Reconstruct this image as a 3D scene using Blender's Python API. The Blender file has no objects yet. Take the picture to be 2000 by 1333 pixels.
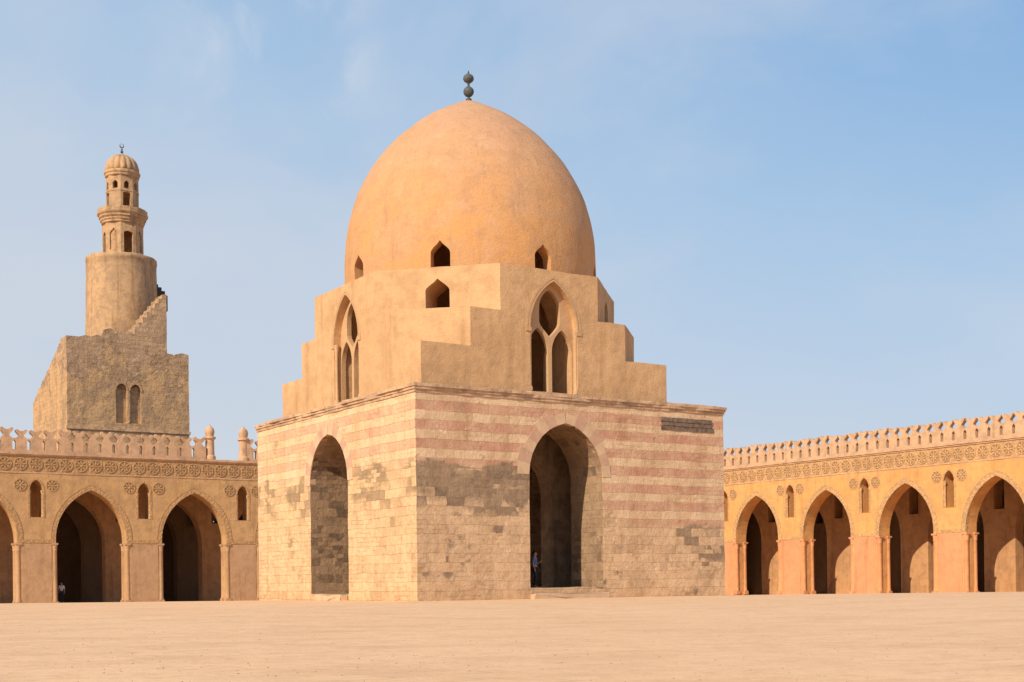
import bpy, bmesh, math, random
from mathutils import Vector, Matrix, noise as mnoise
from mathutils.geometry import tessellate_polygon
random.seed(7)
scene=bpy.context.scene
col=scene.collection
R=math.radians
UA=R(33.07)
U=Vector((math.cos(UA),math.sin(UA),0)); V=Vector((-math.sin(UA),math.cos(UA),0))
P0=Vector((-4.135,57.87,0))
def W(a,b,z=0): return P0+U*a+V*b+Vector((0,0,z))
I4=Matrix.Identity(4)
# ---------------------------------------------------------------- materials
class G:
    def __init__(s,name,rough=.92,spec=.1):
        s.mat=bpy.data.materials.new(name); s.mat.use_nodes=True
        s.nt=s.mat.node_tree; s.b=s.nt.nodes['Principled BSDF']
        s.b.inputs['Roughness'].default_value=rough
        s.b.inputs['Specular IOR Level'].default_value=spec
        s.pos=s.n('ShaderNodeNewGeometry').outputs['Position']
    def n(s,t,**k):
        nd=s.nt.nodes.new(t)
        for a,b in k.items(): setattr(nd,a,b)
        return nd
    def put(s,sock,v):
        if isinstance(v,bpy.types.NodeSocket): s.nt.links.new(v,sock)
        else:
            if isinstance(v,(tuple,list)) and sock.type=='RGBA' and len(v)==3: v=(*v,1)
            sock.default_value=v
    def m(s,op,a,b=0.0,c=None,clamp=False):
        nd=s.n('ShaderNodeMath',operation=op,use_clamp=clamp)
        s.put(nd.inputs[0],a); s.put(nd.inputs[1],b)
        if c is not None: s.put(nd.inputs[2],c)
        return nd.outputs[0]
    def scalevec(s,v,sc):
        nd=s.n('ShaderNodeVectorMath',operation='MULTIPLY'); s.put(nd.inputs[0],v); nd.inputs[1].default_value=sc
        return nd.outputs[0]
    def addvec(s,v,w):
        nd=s.n('ShaderNodeVectorMath',operation='ADD'); s.put(nd.inputs[0],v); s.put(nd.inputs[1],w)
        return nd.outputs[0]
    def noise(s,scale,detail=4,rough=.55,vec=None,out='Fac'):
        nd=s.n('ShaderNodeTexNoise'); s.put(nd.inputs['Vector'],vec or s.pos)
        nd.inputs['Scale'].default_value=scale; nd.inputs['Detail'].default_value=detail; nd.inputs['Roughness'].default_value=rough
        return nd.outputs[out]
    def mr(s,v,a,b,c=0.0,d=1.0,smooth=False):
        nd=s.n('ShaderNodeMapRange'); nd.clamp=True
        if smooth: nd.interpolation_type='SMOOTHSTEP'
        for i,x in enumerate((v,a,b,c,d)): s.put(nd.inputs[i],x)
        return nd.outputs[0]
    def mix(s,f,a,b,blend='MIX'):
        nd=s.n('ShaderNodeMix',data_type='RGBA',blend_type=blend)
        s.put(nd.inputs[0],f); s.put(nd.inputs[6],a); s.put(nd.inputs[7],b)
        return nd.outputs[2]
    def bump(s,h,strength=.5,dist=.05,prev=None):
        nd=s.n('ShaderNodeBump'); nd.inputs['Strength'].default_value=strength; nd.inputs['Distance'].default_value=dist
        s.put(nd.inputs['Height'],h)
        if prev: s.put(nd.inputs['Normal'],prev)
        return nd.outputs[0]
    def out(s,c,nrm=None):
        s.put(s.b.inputs['Base Color'],c)
        if nrm: s.put(s.b.inputs['Normal'],nrm)
        return s.mat
    def uv(s):
        nd=s.n('ShaderNodeUVMap'); nd.uv_map='UVMap'; return nd.outputs[0]
    def sep(s,v):
        nd=s.n('ShaderNodeSeparateXYZ'); s.put(nd.inputs[0],v); return nd.outputs
    def brick(s,vec,w,h,mortar,c1=(0,0,0),c2=(1,1,1),smooth=.3):
        nd=s.n('ShaderNodeTexBrick'); s.put(nd.inputs['Vector'],vec)
        s.put(nd.inputs['Color1'],c1); s.put(nd.inputs['Color2'],c2); s.put(nd.inputs['Mortar'],(.5,.5,.5))
        nd.inputs['Scale'].default_value=1; nd.inputs['Mortar Size'].default_value=mortar
        nd.inputs['Mortar Smooth'].default_value=smooth
        nd.inputs['Brick Width'].default_value=w; nd.inputs['Row Height'].default_value=h
        return nd.outputs['Color'],nd.outputs['Fac']

def plaster(name,c1,c2,c3,stain=(.62,.55,.48),streak=.5,patch=.35,bumpd=.03):
    g=G(name)
    n1=g.noise(.22,6,.6); n2=g.noise(1.6,8,.68); n3=g.noise(14,5,.6); n4=g.noise(.55,8,.7,g.addvec(g.pos,(6,2,9)))
    c=g.mix(g.mr(n1,.35,.65),c1,c2)
    c=g.mix(g.m('MULTIPLY',g.mr(n2,.46,.64),patch),c,c3)
    c=g.mix(g.m('MULTIPLY',g.mr(n4,.50,.60),patch*.7),c,c3)
    sv=g.scalevec(g.pos,(1.6,1.6,.13)); ns=g.noise(1,6,.65,sv)
    c=g.mix(g.m('MULTIPLY',g.mr(ns,.52,.70),streak),c,g.mix(1.0,c,stain,'MULTIPLY'))
    c=g.mix(g.m('MULTIPLY',g.mr(n3,.4,.75),.25),c,g.mix(1.0,c,(.76,.73,.7),'MULTIPLY'))
    h=g.m('ADD',g.m('MULTIPLY',n2,1.0),g.m('MULTIPLY',n3,.35))
    return g.out(c,g.bump(h,.6,bumpd*3))

RH=.42
def fountain_stone(name,left,inner=False):
    g=G(name)
    uv=g.uv()
    wob=g.noise(1.3,4,.65,out='Color')
    w2=g.addvec(uv,g.scalevec(g.addvec(wob,(-.5,-.5,-.5)),(.34,.17,0)))
    su=g.sep(uv); u=su[0]; v=su[1]
    rc,mf=g.brick(w2,.98,RH,.010,smooth=1.0)
    rnd=g.sep(rc)[0]
    rcb,mfb=g.brick(g.addvec(w2,(.17,0,0)),.55,RH/2,.008,smooth=1.0)
    rndb=g.sep(rcb)[0]
    pm=g.mr(g.noise(.6,3,.5,g.addvec(g.pos,(21,5,3))),.54,.57)
    rnd=g.m('ADD',g.m('MULTIPLY',rnd,g.m('SUBTRACT',1,pm)),g.m('MULTIPLY',rndb,pm))
    mf=g.m('ADD',g.m('MULTIPLY',mf,g.m('SUBTRACT',1,pm)),g.m('MULTIPLY',mfb,pm))
    rc2,mf2=g.brick(g.addvec(w2,(.31,0,0)),1.96,RH,.001)
    rnd2=g.sep(rc2)[0]
    nb=g.noise(.35,5,.6); nm=g.noise(1.5,7,.7); nf=g.noise(9,6,.7); nl=g.noise(.8,6,.65,g.addvec(g.pos,(7,3,11))); ne=g.noise(3.2,7,.74,g.addvec(g.pos,(2,8,5)))
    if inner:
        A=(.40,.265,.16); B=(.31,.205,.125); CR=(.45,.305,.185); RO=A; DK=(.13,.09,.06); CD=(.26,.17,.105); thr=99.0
    elif left:
        A=(.73,.49,.265); B=(.62,.41,.22); CR=(.77,.54,.325); RO=(.64,.33,.215); DK=(.26,.175,.105); CD=(.54,.345,.19)
        thr=g.m('ADD',6.2,g.m('MULTIPLY',g.m('SUBTRACT',nb,.5),1.4))
    else:
        A=(.71,.47,.27); B=(.58,.38,.22); CR=(.75,.525,.325); RO=(.53,.25,.165); DK=(.16,.115,.08); CD=(.49,.32,.185)
        t0=g.mr(u,6.5,12.5,6.05,3.45)
        thr=g.m('ADD',t0,g.m('MULTIPLY',g.m('SUBTRACT',nb,.5),1.0))
    base=g.mix(rnd,A,B)
    base=g.mix(g.m('MULTIPLY',rnd2,.6),base,g.mix(.6,A,CR))
    base=g.mix(g.mr(nl,.44,.66,0,.6),base,CD)
    base=g.mix(g.mr(ne,.5,.66,0,.55),base,g.mix(1.0,base,(.72,.63,.54),'MULTIPLY'))
    base=g.mix(g.mr(ne,.46,.34,0,.5),base,CR)
    fr=g.m('FRACT',g.m('DIVIDE',g.m('ADD',g.m('ADD',v,.21),g.m('MULTIPLY',g.m('SUBTRACT',nm,.5),.16)),2*RH))
    st=g.mr(g.m('ABSOLUTE',g.m('SUBTRACT',fr,.5)),.21,.285,1,0)
    fade=g.mr(g.noise(.7,7,.75),.38,.60,.4 if not left else .25,1.0 if not left else .9)
    rose=g.mix(g.m('MULTIPLY',rnd,.5),RO,g.mix(.5,RO,CR))
    rose=g.mix(g.mr(ne,.44,.60,0,.65),rose,g.mix(.5,RO,B))
    cream=g.mix(rnd,CR,g.mix(.6,CR,B))
    cream=g.mix(g.mr(nl,.48,.7,0,.6),cream,A)
    scol=g.mix(g.m('MULTIPLY',st,fade),cream,rose)
    zone=g.mr(g.m('SUBTRACT',v,thr),-.12,.12)
    c=g.mix(zone,base,scol)
    dv=g.m('SUBTRACT',thr,v)
    if inner:
        band=g.mr(nb,.4,.6,0,.5); side=1.0
    elif left:
        band=g.m('MULTIPLY',g.mr(dv,-.3,.2),g.mr(dv,1.2,2.4,1,0))
        side=g.mr(nb,.42,.56,.15,1)
    else:
        band=g.m('MULTIPLY',g.mr(dv,-.3,.1),g.mr(dv,1.3,2.6,1,0))
        side=g.m('MAXIMUM',g.mr(u,5.6,7.0,1,.0),g.mr(u,13.5,15.5,0,.65))
    dm=g.m('MULTIPLY',band,side)
    patches=g.m('MULTIPLY',g.mr(g.noise(.5,5,.6,g.addvec(g.pos,(13,4,2))),.57,.66),.62 if not left else .5)
    patches=g.m('MULTIPLY',patches,g.m('SUBTRACT',1,zone))
    dm=g.m('MAXIMUM',dm,patches)
    q=g.m('ADD',g.m('MULTIPLY',dm,1.15 if not left else .85),g.m('MULTIPLY',g.m('SUBTRACT',rnd,.5),1.0))
    q=g.m('ADD',q,g.m('MULTIPLY',g.m('SUBTRACT',nm,.5),1.1))
    sel=g.mr(q,.46,.86)
    dkc=g.mix(g.mr(ne,.35,.65),DK,g.mix(.40,DK,B))
    dkc=g.mix(g.m('MULTIPLY',rnd2,.3),dkc,B)
    c=g.mix(g.m('MULTIPLY',sel,.93),c,dkc)
    c=g.mix(g.m('MULTIPLY',zone,g.mr(nl,.50,.66,0,.45 if not left else .25)),c,g.mix(1.0,c,(.66,.58,.52),'MULTIPLY'))
    mfm=g.m('MULTIPLY',mf,g.mr(ne,.40,.62,.0,.65))
    c=g.mix(mfm,c,g.mix(1.0,c,(.58,.5,.44),'MULTIPLY'))
    c=g.mix(g.m('MULTIPLY',g.m('MULTIPLY',mf,sel),.5),c,CR)
    c=g.mix(g.mr(nf,.5,.8,0,.4),c,g.mix(1.0,c,(.64,.56,.48),'MULTIPLY'))
    sv=g.noise(1,5,.65,g.scalevec(g.pos,(1.3,1.3,.15)))
    c=g.mix(g.m('MULTIPLY',g.mr(sv,.5,.68),.35),c,g.mix(1.0,c,(.66,.58,.5),'MULTIPLY'))
    c=g.mix(g.m('MULTIPLY',g.mr(g.m('ADD',v,g.m('MULTIPLY',nm,1.0)),1.3,.5),.25),c,g.mix(1.0,c,(.78,.68,.58),'MULTIPLY'))
    h=g.m('SUBTRACT',g.m('ADD',g.m('MULTIPLY',rnd,.6),g.m('MULTIPLY',nf,.4)),g.m('MULTIPLY',mf,.6))
    h=g.m('ADD',h,g.m('ADD',g.m('MULTIPLY',nm,.9),g.m('MULTIPLY',ne,1.1)))
    return g.out(c,g.bump(h,.8 if left else .65,.085))

def simple(name,c,c2=None,rough=.85,scale=8,spec=.2,b=.02):
    g=G(name,rough,spec); n=g.noise(scale,5,.6)
    return g.out(g.mix(g.mr(n,.35,.65),c,c2 or tuple(x*.7 for x in c)),g.bump(n,.4,b))

M_RIGHT=fountain_stone('weathered_striped_stone',False)
M_LEFT=fountain_stone('sunlit_striped_stone',True)
M_INST=fountain_stone('shaded_inner_stone',False,True)  # same stone darkened: shade of jambs and hall put into the colour
M_UP=plaster('ochre_lime_plaster',(.59,.355,.175),(.64,.39,.20),(.48,.285,.145),streak=.45,patch=.75)
M_TRAC=plaster('window_plaster',(.54,.33,.17),(.58,.36,.19),(.43,.265,.145),streak=.3)
M_CORN=plaster('cornice_stone',(.58,.375,.225),(.63,.42,.255),(.37,.235,.145),streak=.5,patch=1.0)
M_VR=simple('rose_stone',(.56,.34,.22),(.46,.275,.18),scale=2.5)
M_VC=simple('cream_stone',(.63,.43,.26),(.52,.345,.21),scale=2.5)
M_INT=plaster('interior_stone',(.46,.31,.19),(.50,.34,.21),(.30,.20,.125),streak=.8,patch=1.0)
M_WOOD=simple('old_wood',(.12,.08,.055),(.24,.165,.115),scale=5)
M_COPPER=simple('tarnished_copper',(.06,.068,.064),(.10,.11,.10),rough=.6,scale=5,spec=.3)
M_DARKWOOD=simple('dark_timber',(.04,.035,.035),(.07,.06,.055))

def dome_mat():
    g=G('dome_render')
    z=g.sep(g.pos)[2]
    n1=g.noise(.22,6,.62); n2=g.noise(1.1,9,.72); n3=g.noise(10,6,.65); n4=g.noise(.45,8,.7,g.addvec(g.pos,(4,8,3)))
    zz=g.m('ADD',z,g.m('MULTIPLY',g.m('SUBTRACT',n1,.5),8.0))
    c=g.mix(g.mr(zz,17.5,23.5),(.62,.315,.125),(.55,.30,.165))
    c=g.mix(g.mr(n4,.48,.58,0,.55),c,(.54,.315,.175))
    c=g.mix(g.mr(n2,.50,.60,0,.5),c,(.46,.25,.13))
    c=g.mix(g.mr(g.noise(.7,7,.72,g.addvec(g.pos,(5,9,1))),.55,.62,0,.45),c,(.62,.36,.20))
    hb=g.noise(1,5,.7,g.scalevec(g.pos,(.35,.35,1.7)))
    c=g.mix(g.mr(hb,.54,.66,0,.3),c,(.43,.245,.14))
    vs=g.noise(1,7,.72,g.scalevec(g.pos,(2.4,2.4,.25)))
    c=g.mix(g.mr(vs,.53,.68,0,.5),c,(.38,.22,.125))
    c=g.mix(g.mr(n3,.48,.8,0,.5),c,g.mix(1.0,c,(.66,.59,.52),'MULTIPLY'))
    h=g.m('ADD',g.m('MULTIPLY',n2,1.0),g.m('MULTIPLY',n3,.35))
    return g.out(c,g.bump(h,.6,.10))
M_DOME=dome_mat()
M_ARC=plaster('arcade_orange_plaster',(.68,.335,.11),(.72,.375,.135),(.55,.285,.12),streak=.45,patch=.8)
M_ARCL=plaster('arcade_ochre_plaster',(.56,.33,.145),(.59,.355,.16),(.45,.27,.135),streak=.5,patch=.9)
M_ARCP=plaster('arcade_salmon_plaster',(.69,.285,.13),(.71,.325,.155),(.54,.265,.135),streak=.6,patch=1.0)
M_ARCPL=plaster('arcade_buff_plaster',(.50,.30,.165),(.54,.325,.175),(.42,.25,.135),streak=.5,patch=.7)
def carved(name,k=1.0):
    g=G(name); 
    vo=g.n('ShaderNodeTexVoronoi'); g.put(vo.inputs['Vector'],g.pos); vo.inputs['Scale'].default_value=5
    n=g.noise(7,5,.6); n1=g.noise(.5,4,.6)
    c=g.mix(g.mr(n1,.4,.6),(.60*k,.35*k,.16*k),(.53*k,.31*k,.145*k))
    d=vo.outputs['Distance']
    c=g.mix(g.mr(d,.35,.62,0,.45),c,(.30,.175,.085))
    return g.out(c,g.bump(g.m('SUBTRACT',g.m('MULTIPLY',n,.3),d),.8,.05))
M_CARV=carved('carved_stucco'); M_CARVL=carved('darker_carved_stucco',.9)  # second one is the same carving in a slightly darker tone
M_ROSD=simple('shadowed_stucco',(.24,.14,.07),(.32,.185,.09),scale=6)
M_MER=plaster('merlon_plaster',(.59,.365,.21),(.64,.40,.235),(.43,.27,.165),streak=.5,patch=.8)
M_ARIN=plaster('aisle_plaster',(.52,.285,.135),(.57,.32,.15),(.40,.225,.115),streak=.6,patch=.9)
M_ARDK=plaster('shaded_aisle_plaster',(.24,.15,.09),(.28,.175,.105),(.18,.12,.075))  # aisle plaster darkened, so the depth's shade is painted into its colour
M_MINP=plaster('minaret_plaster',(.56,.345,.18),(.48,.30,.16),(.34,.22,.13),streak=.8,patch=.9)
def minstone():
    g=G('minaret_masonry'); uv=g.addvec(g.uv(),g.scalevec(g.noise(1.1,4,.65,out='Color'),(.5,.3,0)))
    rc,mf=g.brick(uv,.95,.5,.02,smooth=1.0); rnd=g.sep(rc)[0]
    nb=g.noise(.24,7,.7); nm=g.noise(2,7,.7); nk=g.noise(.5,7,.74,g.addvec(g.pos,(3,1,9)))
    c=g.mix(rnd,(.54,.35,.205),(.38,.24,.145))
    c=g.mix(g.m('MULTIPLY',mf,.35),c,(.26,.17,.11))
    c=g.mix(g.mr(nk,.48,.60,0,.6),c,(.35,.23,.145))
    pl=g.mix(g.mr(nm,.4,.65),(.60,.37,.185),(.50,.31,.16))
    pl=g.mix(g.mr(nk,.47,.57,0,.9),pl,(.38,.245,.145))
    vs=g.noise(1,7,.7,g.scalevec(g.pos,(1.1,1.1,.12)))
    pl=g.mix(g.mr(vs,.52,.66,0,.6),pl,(.33,.215,.13))
    z=g.sep(g.pos)[2]
    f=g.mr(g.m('ADD',nb,g.mr(z,19,29,.11,-.10)),.465,.485)
    c=g.mix(f,c,pl)
    c=g.mix(g.mr(g.noise(9,5,.6),.5,.8,0,.5),c,g.mix(1.0,c,(.62,.56,.5),'MULTIPLY'))
    h=g.m('ADD',g.m('MULTIPLY',f,1.0),g.m('ADD',g.m('MULTIPLY',nm,1.3),g.m('MULTIPLY',mf,-.2)))
    return g.out(c,g.bump(h,.8,.17))
M_MINS=minstone()
def ground_mat():
    g=G('sandy_paving')
    n1=g.noise(.06,6,.6); n2=g.noise(.9,8,.7); n3=g.noise(9,6,.7); n4=g.noise(45,3,.6)
    c=g.mix(g.mr(n1,.38,.62),(.80,.505,.285),(.76,.465,.255))
    c=g.mix(g.mr(n2,.45,.7,0,.5),c,(.82,.54,.325))
    sv=g.noise(1,8,.78,g.scalevec(g.pos,(.35,.5,1)))
    c=g.mix(g.mr(sv,.48,.62,0,.75),c,(.64,.385,.205))
    c=g.mix(g.mr(g.noise(2.6,6,.78,g.addvec(g.pos,(9,2,0))),.5,.62,0,.7),c,(.63,.385,.21))
    c=g.mix(g.mr(n3,.55,.72,0,.7),c,(.51,.31,.17))
    c=g.mix(g.mr(n4,.58,.68,0,.65),c,(.42,.26,.145))
    w=g.addvec(g.pos,g.scalevec(g.noise(.8,3,.5,out='Color'),(.12,.12,0)))
    rot=g.n('ShaderNodeVectorRotate'); rot.rotation_type='Z_AXIS'; g.put(rot.inputs['Vector'],w); rot.inputs['Angle'].default_value=-UA
    rc,mf=g.brick(rot.outputs[0],1.1,.7,.025)
    mk_=g.mr(g.noise(.15,4,.6,g.addvec(g.pos,(3,7,0))),.45,.6)
    c=g.mix(g.m('MULTIPLY',g.m('MULTIPLY',mf,mk_),.45),c,(.52,.315,.18))
    c=g.mix(g.m('MULTIPLY',g.sep(rc)[0],.15),c,(.60,.37,.21))
    h=g.m('ADD',g.m('MULTIPLY',n3,.6),g.m('MULTIPLY',n2,1.0))
    h=g.m('SUBTRACT',h,g.m('MULTIPLY',g.m('MULTIPLY',mf,mk_),.3))
    return g.out(c,g.bump(h,.45,.045))
M_GROUND=ground_mat()

# ---------------------------------------------------------------- mesh helpers
def boxuv(me):
    if not me.uv_layers: me.uv_layers.new(name='UVMap')
    uvl=me.uv_layers[0].data
    for p in me.polygons:
        n=p.normal
        if abs(n.z)>.7: tx,ty=Vector((1,0,0)),Vector((0,1,0))
        else:
            tx=Vector((-n.y,n.x,0)).normalized(); ty=Vector((0,0,1))
        for li in p.loop_indices:
            co=me.vertices[me.loops[li].vertex_index].co
            uvl[li].uv=(tx.dot(co),ty.dot(co))
def disp(me,amp,sc=1.3):
    for v in me.vertices:
        d=mnoise.noise_vector(v.co*sc)+mnoise.noise_vector(v.co*sc*3.1)*.5
        v.co+=Vector((d.x,d.y,d.z))*amp
def grid(bm,sx,sy,sz):
    bmesh.ops.triangulate(bm,faces=[f for f in bm.faces if len(f.verts)>4])
    for ax,st in enumerate((sx,sy,sz)):
        if not st: continue
        cs=[v.co[ax] for v in bm.verts]; lo,hi=min(cs),max(cs)
        n=Vector((0,0,0)); n[ax]=1
        k=math.ceil((lo+.05)/st)*st
        while k<hi-.05:
            p=Vector((0,0,0)); p[ax]=k+.0137
            bmesh.ops.bisect_plane(bm,geom=bm.verts[:]+bm.edges[:]+bm.faces[:],plane_co=p,plane_no=n,dist=1e-4)
            k+=st
def regrid(me,sx,sy,sz,amp,sc=1.3):
    bm=bmesh.new(); bm.from_mesh(me); grid(bm,sx,sy,sz); bm.to_mesh(me); bm.free(); boxuv(me); disp(me,amp,sc)
def mk(name,bm,mats,parent=None,loc=(0,0,0),smooth=False,rot=0,recalc=True,sharp=None,rough=None):
    if recalc: bmesh.ops.recalc_face_normals(bm,faces=bm.faces)
    if rough: grid(bm,*rough[:3])
    me=bpy.data.meshes.new(name); bm.to_mesh(me); bm.free()
    for m in (mats if isinstance(mats,(list,tuple)) else [mats]): me.materials.append(m)
    boxuv(me)
    if rough: disp(me,*rough[3:])
    if smooth:
        me.polygons.foreach_set('use_smooth',[True]*len(me.polygons))
        if sharp: me.set_sharp_from_angle(angle=sharp)
    o=bpy.data.objects.new(name,me); col.objects.link(o)
    if parent: o.parent=parent
    o.location=loc; o.rotation_euler=(0,0,rot)
    return o
def dup(o,loc,**k):
    c=o.copy(); col.objects.link(c); c.location=loc
    for a,b in k.items(): setattr(c,a,b)
    return c
def empty(name,loc,rot,label,cat,group=None):
    e=bpy.data.objects.new(name,None); col.objects.link(e); e.location=loc; e.rotation_euler=(0,0,rot)
    e.empty_display_size=.5
    e['label']=label; e['category']=cat
    if group: e['group']=group
    return e
def panel(bm,outer,holes,t0,t1,M=I4,mi=0):
    polys=[outer]+list(holes); flat=[p for q in polys for p in q]
    tris=tessellate_polygon([[Vector((x,z,0)) for x,z in q] for q in polys])
    a=[bm.verts.new(M@Vector((x,t0,z))) for x,z in flat]
    b=[bm.verts.new(M@Vector((x,t1,z))) for x,z in flat]
    fs=[]
    for t in tris:
        try:
            fs.append(bm.faces.new([a[i] for i in t])); fs.append(bm.faces.new([b[i] for i in reversed(t)]))
        except Exception: pass
    k=0
    for q in polys:
        n=len(q)
        for i in range(n):
            j=(i+1)%n
            fs.append(bm.faces.new((a[k+i],a[k+j],b[k+j],b[k+i])))
        k+=n
    for f in fs: f.material_index=mi
    return fs
def box(bm,x0,x1,y0,y1,z0,z1,M=I4,mi=0):
    return panel(bm,[(x0,z0),(x1,z0),(x1,z1),(x0,z1)],[],y0,y1,M,mi)
def arc(hw,Rr,zs,cx=0,t=0,n=10):
    r0=(hw*hw+Rr*Rr)/(2*hw); c=r0-hw; r=r0+t; ph=math.acos(max(-1,min(1,c/r)))
    pts=[(cx-c+r*math.cos(ph*i/n),zs+r*math.sin(ph*i/n)) for i in range(n+1)]
    return pts+[(2*cx-x,z) for x,z in reversed(pts[:-1])]
def arch(hw,z0,zs,Rr,cx=0,n=10,t=0):
    return [(cx-hw-t,z0),(cx+hw+t,z0)]+arc(hw,Rr,zs,cx,t,n)
def keel(hw,z0,zs,za,cx=0):
    h=za-zs
    rt=[(hw,zs),(hw*.93,zs+h*.2),(hw*.66,zs+h*.47),(hw*.3,zs+h*.72)]
    return [(cx-hw,z0),(cx+hw,z0)]+[(cx+x,z) for x,z in rt]+[(cx,za)]+[(cx-x,z) for x,z in reversed(rt)]
def band(hw,zs,Rr,cx,t0,t1,zb=None,n=12):
    o=arc(hw,Rr,zs,cx,t1,n); i=arc(hw,Rr,zs,cx,t0,n)
    if zb is not None:
        o=[(cx+hw+t1,zb)]+o+[(cx-hw-t1,zb)]; i=[(cx+hw+t0,zb)]+i+[(cx-hw-t0,zb)]
    return o+list(reversed(i))
def lathe(bm,prof,segs,cx=0,cy=0,lobes=0,amp=0,phase=0,mi=0):
    rings=[]
    for r,z in prof:
        ring=[]
        for k in range(segs):
            th=2*math.pi*k/segs+phase
            rr=r*(1+(amp*(abs(math.sin(lobes*th/2))-.5) if lobes else 0))
            ring.append(bm.verts.new((cx+rr*math.cos(th),cy+rr*math.sin(th),z)))
        rings.append(ring)
    for A,B in zip(rings,rings[1:]):
        for k in range(segs):
            f=bm.faces.new((A[k],A[(k+1)%segs],B[(k+1)%segs],B[k])); f.material_index=mi
    bm.faces.new(list(reversed(rings[0]))).material_index=mi; bm.faces.new(rings[-1]).material_index=mi
def boolean(o,cbm):
    bmesh.ops.recalc_face_normals(cbm,faces=cbm.faces)
    me=bpy.data.meshes.new('cut'); cbm.to_mesh(me); cbm.free()
    c=bpy.data.objects.new('cut',me); col.objects.link(c)
    md=o.modifiers.new('b','BOOLEAN'); md.operation='DIFFERENCE'; md.solver='EXACT'; md.object=c
    dg=bpy.context.evaluated_depsgraph_get(); dg.update()
    nm=bpy.data.meshes.new_from_object(o.evaluated_get(dg))
    o.modifiers.clear(); old=o.data; o.data=nm; nm.name=old.name
    bpy.data.objects.remove(c)
    boxuv(nm)
def ico(bm,r,loc,sz=(1,1,1),sub=2,M=I4):
    bmesh.ops.create_icosphere(bm,subdivisions=sub,radius=r,matrix=M@Matrix.Translation(loc)@Matrix.Diagonal((*sz,1)))

# ---------------------------------------------------------------- ground
bm=bmesh.new()
ys=[-80,-20]+[i*4 for i in range(0,50)]+[220,260,400,800,1600,3000]
xs=[-2500,-400,-120,-60,-20,20,60,120,400,2500]
def gz(y):
    t=y-66
    if y>150: t=84
    return -.0142*(math.log1p(math.exp(max(-50,min(50,t/2.5))))*2.5)
rows=[[bm.verts.new((x,y,gz(y))) for x in xs] for y in ys]
for A,B in zip(rows,rows[1:]):
    for i in range(len(xs)-1): bm.faces.new((A[i],A[i+1],B[i+1],B[i]))
g=mk('ground',bm,M_GROUND,recalc=False); g['kind']='structure'; g['label']='sandy pale courtyard paving'; g['category']='ground'
for p in g.data.polygons: p.use_smooth=True
bm=bmesh.new()
for i in range(1600):
    y=6+45*random.random()**1.5; x=(random.random()-.5)*y*.85
    r=random.uniform(.004,.014)
    bmesh.ops.create_icosphere(bm,subdivisions=1,radius=r,matrix=Matrix.Translation((x,y,r*.3))@Matrix.Rotation(random.random()*6,4,'Z')@Matrix.Diagonal((1.3,.9,.6,1)))
pb=mk('pebbles',bm,simple('pebble_stone',(.52,.35,.21),(.36,.24,.15))); pb['kind']='stuff'; pb['label']='small loose pebbles scattered on sandy paving'; pb['category']='pebbles'

# ---------------------------------------------------------------- domed pavilion
S=17.9
ctr=W(S/2,S/2)
pav=empty('domed_pavilion',ctr,UA,'square stone pavilion with stepped plaster drum and large ochre dome','building')
OFF=(-S/2,-S/2,0)
def frame(ox,oy,sx,sy,tx,ty): return Matrix(((sx,tx,0,ox),(sy,ty,0,oy),(0,0,1,0),(0,0,0,1)))
F_R=frame(0,0,1,0,0,1)
F_L=frame(0,0,0,1,1,0)
F_B=frame(0,S,1,0,0,-1)
F_F=frame(S,0,0,1,-1,0)
T=2.6
HZ=.5
doorR=arch(2.1,HZ,5.75,2.45,8.05,14)
doorL=arch(2.15,.28,5.75,2.4,8.9,14)
def wallobj(F,s0,s1,hole,mats,name='wall'):
    bm=bmesh.new()
    panel(bm,[(s0,-.6),(s1,-.6),(s1,9.3),(s0,9.3)],[hole],0,T,F)
    return mk(name,bm,mats,pav,OFF,rough=(.39,.39,RH,.026,1.1))
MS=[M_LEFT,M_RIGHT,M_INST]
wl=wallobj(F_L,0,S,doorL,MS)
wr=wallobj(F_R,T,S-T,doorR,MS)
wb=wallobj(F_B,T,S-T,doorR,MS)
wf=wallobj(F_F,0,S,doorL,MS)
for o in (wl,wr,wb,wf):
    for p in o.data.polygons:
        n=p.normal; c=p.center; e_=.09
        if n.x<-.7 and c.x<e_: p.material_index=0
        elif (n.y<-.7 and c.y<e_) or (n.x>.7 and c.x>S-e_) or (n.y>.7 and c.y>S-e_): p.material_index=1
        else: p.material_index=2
def vous(F,cx,hw,zs,Rr):
    bm=bmesh.new()
    r0=(hw*hw+Rr*Rr)/(2*hw); c=r0-hw
    for sgn in (1,-1):
        ph=math.acos(c/r0); N=7
        for i in range(N):
            a0=ph*i/N+.001; a1=ph*(i+1)/N-.001
            t=.6+random.uniform(-.14,.14)
            q=[]
            for a,r in ((a0,r0+.01),(a1,r0+.01),(a1,r0+t),(a0,r0+t)):
                x=-c+r*math.cos(a)
                if x<0: x=0
                q.append((cx+sgn*x,zs+r*math.sin(a)))
            panel(bm,q,[],-.018-.006*random.random(),.3,F,i%2)
    return mk('arch_voussoirs',bm,[M_VC,M_VR],pav,OFF)
vous(F_R,8.05,2.1,5.75,2.45); vous(F_L,8.9,2.15,5.75,2.4)
for F,cx,w,hz in ((F_R,8.05,2.15,.24),(F_L,8.2,1.4,.26)):
    bm=bmesh.new(); box(bm,cx-w,cx+w,-.45,-.035,-.3,hz,F)
    bmesh.ops.bevel(bm,geom=bm.edges[:],offset=.03,segments=1,affect='EDGES')
    mk('threshold_step',bm,M_VC,pav,OFF)
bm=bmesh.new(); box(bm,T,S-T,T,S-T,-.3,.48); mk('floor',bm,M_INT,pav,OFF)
bm=bmesh.new()
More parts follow.
